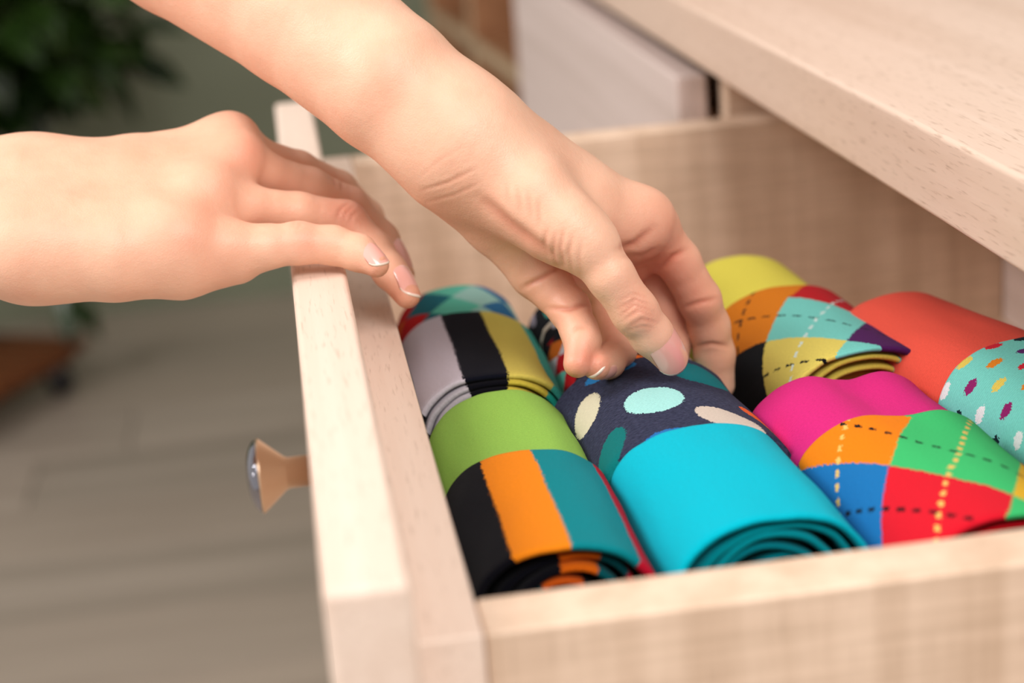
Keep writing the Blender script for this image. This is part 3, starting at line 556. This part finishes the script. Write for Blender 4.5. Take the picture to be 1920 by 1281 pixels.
def build_arm(name, D, view, mat, parent, h=0.00085):
    pts = np.array([q for c in D['palm'] + D['fingers'] for q in c]); lo = (pts[:, :3] - pts[:, 3:4]).min(0) - 0.016; hi = (pts[:, :3] + pts[:, 3:4]).max(0) + 0.016
    V, F = surface_nets(hand_field(D), lo, hi, h); V = relax(V, F, 5)
    n = vnormals(V, F); view = np.array(view); view /= np.linalg.norm(view)
    # a plane across the line of sight of each crease; only the skin turned that way is dented
    eu = np.cross(view, [0, 0, 1]); eu /= np.linalg.norm(eu); ev = np.cross(view, eu)
    eye = np.array([-0.0339, -0.4238, 0.1991]); Q = (V - eye); dd = Q @ (-view); uv = np.stack([Q @ eu, Q @ ev], 1) / dd[:, None]
    disp = np.zeros(len(V)); face = np.clip((n @ view) * 4, 0, 1); line = np.zeros(len(V))
    for poly, wd, dp in D['creases']:
        P = np.array(poly) - eye; P = np.stack([P @ eu, P @ ev], 1) / (P @ (-view))[:, None]
        T = np.linspace(0, len(P) - 1, 15); P = np.stack([np.interp(T, range(len(P)), P[:, c]) for c in (0, 1)], 1)   # resample
        best = np.full(len(V), 9.0); tt = np.zeros(len(V)); m = np.abs(uv - P.mean(0)).max(1) < 0.16; u2 = uv[m]; b2 = best[m]; t2 = tt[m]
        for i in range(len(P) - 1):
            ab = P[i+1] - P[i]; t = np.clip(((u2 - P[i]) @ ab) / (ab @ ab), 0, 1); d = np.linalg.norm(u2 - P[i] - t[:, None] * ab, axis=1)
            c = d < b2; b2[c] = d[c]; t2[c] = (i + t[c]) / (len(P) - 1)
        g = np.exp(-(b2 * 0.66 / wd) ** 2) * np.sqrt(np.clip(np.sin(np.pi * np.clip(t2, 0.02, 0.98)), 0, 1)) * face[m]
        disp[m] += g * dp - 0.35 * dp * np.exp(-(b2 * 0.66 / (wd * 2.6)) ** 2) * face[m] * np.sin(np.pi * np.clip(t2, 0, 1)); line[m] = np.maximum(line[m], g * min(1, dp / 0.0009))
    V = V - n * disp[:, None]
    bl = np.zeros(len(V))
    for b in D['blush']:
        r = b[3] * 1.25; bl += b[4] * np.exp(-(((V - np.array(b[:3])) ** 2).sum(1)) / (r * r))
    o = mesh_obj(name, V, F.tolist(), mat, parent)
    for nm, arr in (('blush', np.clip(bl, 0, 1)), ('crease', line)):
        at = o.data.attributes.new(nm, 'FLOAT', 'POINT'); at.data.foreach_set('value', arr.astype(np.float32))
    return o
def skin_material(name):
    m = Mat(name, 0.46, 0.38); B = m.B
    B.inputs['Subsurface Weight'].default_value = 0.18; B.inputs['Subsurface Radius'].default_value = (1.0, 0.35, 0.2); B.inputs['Subsurface Scale'].default_value = 0.004
    c = m.coord('Object')
    def attr(k):
        a = m.T.nodes.new('ShaderNodeAttribute'); a.attribute_name = k; return S(m.T, a.outputs['Fac'])
    n1 = m.noise(c, 38, 3, 0.55); n2 = m.noise(c, 160, 3, 0.6)
    col = m.ramp(n1, [(0.3, lin((230, 174, 146))), (0.7, lin((239, 192, 164)))])
    col = m.mix((attr('blush') * (n2 * 0.6 + 0.7)).mn(1.0) * 0.6, col, lin((214, 112, 90)))
    col = m.mix(attr('crease') * 0.45, col, lin((190, 92, 66)))
    m.color(col)
    v = m.T.nodes.new('ShaderNodeTexVoronoi'); v.feature = 'DISTANCE_TO_EDGE'; m.link(m.mapv(c, (900, 1100, 900)), v.inputs['Vector']); v.inputs['Scale'].default_value = 1.0
    m.bump(S(m.T, v.outputs['Distance']).mn(0.3) * 0.8 + m.noise(c, 420, 3) * 1.2, 0.30, 0.0004)
    return m.m
SKIN = skin_material('skin')
mn_ = Mat('fingernail', 0.22, 0.5); mn_.B.inputs['Coat Weight'].default_value = 0.4
un = mn_.xyz(mn_.coord('UV')); tipf = (un[1].gt(0.95)) ; lun = (((un[0] - 0.5) / 0.30) * ((un[0] - 0.5) / 0.30) + (un[1] / 0.16) * (un[1] / 0.16)).lt(1.0)
mn_.color(mn_.mix(tipf, mn_.mix(lun * 0.35, lin((238, 178, 166)), lin((250, 222, 214))), lin((246, 226, 212)))); NAIL = mn_.m
def nail(d, parent):
    """a curved plate laid over the last bone: joint, tip centre, radii, outward direction, half width, start, overhang"""
    a, b, ra, rb, nn, hw, t0, over = np.array(d[0]), np.array(d[1]), d[2], d[3], np.array(d[4]), d[5], d[6], d[7]
    ax = b - a; L = np.linalg.norm(ax); ax /= L; nn = nn - (nn @ ax) * ax; nn /= np.linalg.norm(nn); sd = np.cross(ax, nn)
    r0 = ra + (rb - ra) * t0
    p0 = a + ax * L * t0 + nn * (r0 + 0.00005); p1 = b + ax * (rb * 0.80 + over) + nn * (rb * 0.62)
    nu, nv = 21, 21; vs, uv, fs = [], [], []; Rr = hw * 1.10; bow = 0.16 * np.linalg.norm(p1 - p0)
    ax2 = p1 - p0; L2 = np.linalg.norm(ax2); ax2 /= L2; n2 = nn - (nn @ ax2) * ax2; n2 /= np.linalg.norm(n2)
    for layer in (0, 1):
        for j in range(nv):
            t = j / (nv - 1)
            for i in range(nu):
                s = i / (nu - 1) * 2 - 1
                e0 = 0.30 * (1 - math.sqrt(max(0, 1 - (s * 0.98) ** 2))); e1 = 0.34 * (1 - math.sqrt(max(0, 1 - (s * 0.98) ** 2)))
                tt = e0 + t * (1 - e0 - e1); wv = 1 - 0.10 * (1 - tt) ** 2 - 0.05 * tt ** 2; an = s * wv * math.asin(min(0.96, hw / Rr))
                q = p0 + ax2 * (tt * L2) + sd * (Rr * math.sin(an)) + n2 * (Rr * (math.cos(an) - 1) + bow * 4 * tt * (1 - tt) * 0.45 - layer * 0.0006)
                vs.append(q); uv.append((i / (nu - 1), t))
    n = nu * nv
    for j in range(nv - 1):
        for i in range(nu - 1):
            k = j * nu + i; fs.append((k, k + 1, k + nu + 1, k + nu)); fs.append((n + k, n + k + nu, n + k + nu + 1, n + k + 1))
    rim = [i for i in range(nu)] + [j * nu + nu - 1 for j in range(1, nv)] + [(nv - 1) * nu + i for i in range(nu - 2, -1, -1)] + [j * nu for j in range(nv - 2, 0, -1)]
    for k in range(len(rim)): a_, b_ = rim[k], rim[(k + 1) % len(rim)]; fs.append((a_, a_ + n, b_ + n, b_))
    return mesh_obj('fingernail', vs, fs, NAIL, parent, uvs=uv)
VIEW = (-0.10821, -0.94796, 0.29943)
person = thing('person', 'person with bare arms, one hand on the drawer front, the other pinching navy socks', 'person', (-0.45, 0.30, FZ))
iv = Matrix.Translation(-Vector(person.location))
left = build_arm('arm', LEFT_HAND, VIEW, SKIN, person, 0.0007); left.matrix_parent_inverse = iv; left['label'] = 'bare forearm and hand pinching the navy dotted socks'
right = build_arm('arm', RIGHT_HAND, VIEW, SKIN, person); right.matrix_parent_inverse = iv; right['label'] = 'hand resting over the top edge of the drawer front'
for d in NAILS_L: nail(d, left)
for d in NAILS_R: nail(d, right)

# ------------------------------------------------------------------ plant on a wheeled wooden trolley by the green wall
M_TRW = wood('trolley_wood', lin((128, 72, 36)), lin((92, 48, 22)), 'x', rough=0.4, pores=0.4)
m = Mat('black_rubber', 0.5); m.color(lin((26, 24, 30))); M_BLK = m.m
m = Mat('steel', 0.3); m.B.inputs['Metallic'].default_value = 1; m.color(lin((150, 150, 150))); M_STL = m.m
TX, TY = -0.665, 2.55
tr = thing('plant_trolley', 'low brown wooden plant trolley on black casters, standing on the grey floor', 'trolley', (TX, TY, FZ), math.radians(-28))
for i in range(5):
    box('slat', (-0.20, -0.16 + i * 0.066, 0.072), (0.225, -0.16 + i * 0.066 + 0.056, 0.090), M_TRW, tr, bev=0.002)
for xx in (-0.17, 0.165): box('crossbar', (xx, -0.15, 0.054), (xx + 0.04, 0.15, 0.0718), M_TRW, tr, bev=0.002)
for xx in (-0.15, 0.185):
    for yy in (-0.125, 0.125):
        c = lathe('caster', [(0.001, -0.011), (0.020, -0.011), (0.0235, -0.007), (0.0235, 0.007), (0.020, 0.011), (0.001, 0.011)], M_BLK, tr, n=28, axis='y'); c.location = (xx, yy, 0.0242)
        box('fork', (-0.009, -0.015, 0.004), (0.009, 0.015, 0.0295), M_STL, c, bev=0.002)
m = Mat('pale_glazed_pot', 0.35); m.color(lin((176, 186, 170))); M_POT = m.m
pot = tag(lathe('plant_pot', [(0.085, 0.0), (0.092, 0.004), (0.118, 0.16), (0.122, 0.163), (0.122, 0.178), (0.116, 0.178), (0.110, 0.150), (0.001, 0.148)], M_POT, n=56), 'pale grey green plant pot on the wooden trolley', 'plant pot')
pot.location = (TX, TY, FZ + 0.0905)
m = Mat('leaf', 0.22, 0.6); c = m.coord('Object'); m.color(m.ramp(m.noise(c, 9, 2), [(0.35, lin((24, 42, 16))), (0.65, lin((54, 82, 30)))])); M_LEAF = m.m
m = Mat('stem', 0.7); m.color(lin((60, 44, 28))); M_STEM = m.m
plant = thing('potted_plant', 'dense dark green leafy plant growing in the pale pot, top left', 'plant', (TX, TY, FZ + 0.2400))
rp = random.Random(11)
def leaf_mesh():
    vs, fs = [], []; n = 8
    for i in range(n + 1):
        t = i / n; wd = 0.5 * 0.52 * math.sin(math.pi * min(1, t ** 0.85 * 0.98 + 0.01)); z = -0.22 * t * t
        vs += [(-wd, t, z + wd * 0.35), (0, t, z), (wd, t, z + wd * 0.35)]
    for i in range(n):
        a = i * 3; fs += [(a, a+1, a+4, a+3), (a+1, a+2, a+5, a+4)]
    me = bpy.data.meshes.new('leaf'); me.from_pydata(vs, [], fs); me.polygons.foreach_set('use_smooth', [True] * len(me.polygons)); me.materials.append(M_LEAF); return me
LM = leaf_mesh()
stems_v, stems_f = [], []
def stem(a, b, r0, r1, n=6):
    d = (b - a).normalized(); s = d.orthogonal().normalized(); t = d.cross(s); k = len(stems_v)
    for p, r in ((a, r0), (b, r1)):
        for i in range(n): an = 2 * math.pi * i / n; stems_v.append(tuple(p + (s * math.cos(an) + t * math.sin(an)) * r))
    for i in range(n): stems_f.append((k + i, k + (i + 1) % n, k + n + (i + 1) % n, k + n + i))
CEN = Vector((0.15, 0.04, 0.38)); leaves = []
for i in range(84):
    az = rp.uniform(0, 6.28); el = rp.uniform(-0.5, 1.3)
    d = Vector((math.cos(az) * math.cos(el), math.sin(az) * math.cos(el), math.sin(el)))
    base = Vector((rp.uniform(-.02, .02), rp.uniform(-.02, .02), 0.0)); midp = Vector((d.x * 0.06, d.y * 0.06, 0.18 + 0.10 * rp.random()))
    L = rp.uniform(0.20, 0.37); tip = CEN + Vector((d.x * L, d.y * L, d.z * L * 1.15)); tip.z = max(tip.z, 0.12)
    stem(base, midp, 0.004, 0.003); stem(midp, tip, 0.003, 0.0012)
    for k in range(17): t = rp.uniform(0.25, 1.0); leaves.append((midp.lerp(tip, t), d))
leaves += [(Vector((0.255 + 0.012 * k, -0.0, -0.075 + 0.022 * k)), Vector((0.5, -0.3, -1))) for k in range(4)]
stem(Vector((0, 0, 0.0)), Vector((0.14, 0.0, 0.20)), 0.004, 0.003); stem(Vector((0.14, 0.0, 0.20)), Vector((0.30, 0.0, 0.0)), 0.003, 0.0015)
leaves.sort(key=lambda q: q[0].y)                # nearest the camera first
def leaf_matrix(p, d):
    q = (d + Vector((rp.uniform(-1, 1), rp.uniform(-1, 1), rp.uniform(-1.1, 0.6)))).normalized(); s = rp.uniform(0.065, 0.11)
    rot = q.to_track_quat('Y', 'Z').to_matrix().to_4x4() @ Matrix.Rotation(rp.uniform(-0.9, 0.9), 4, 'Y')
    return Matrix.Translation(p) @ rot @ Matrix.Scale(s, 4)
rest_v, rest_f = [], []
for i, (p, d) in enumerate(leaves):
    M = leaf_matrix(p, d)
    if i < 300:
        o = bpy.data.objects.new('leaf', LM); COL.objects.link(o); o.parent = plant; o.matrix_basis = M
    else:
        k = len(rest_v); rest_v += [tuple(M @ v.co) for v in LM.vertices]; rest_f += [tuple(k + j for j in f.vertices) for f in LM.polygons]
o = mesh_obj('foliage', rest_v, rest_f, M_LEAF, plant); o['kind'] = 'stuff'
mesh_obj('stems', stems_v, stems_f, M_STEM, plant)
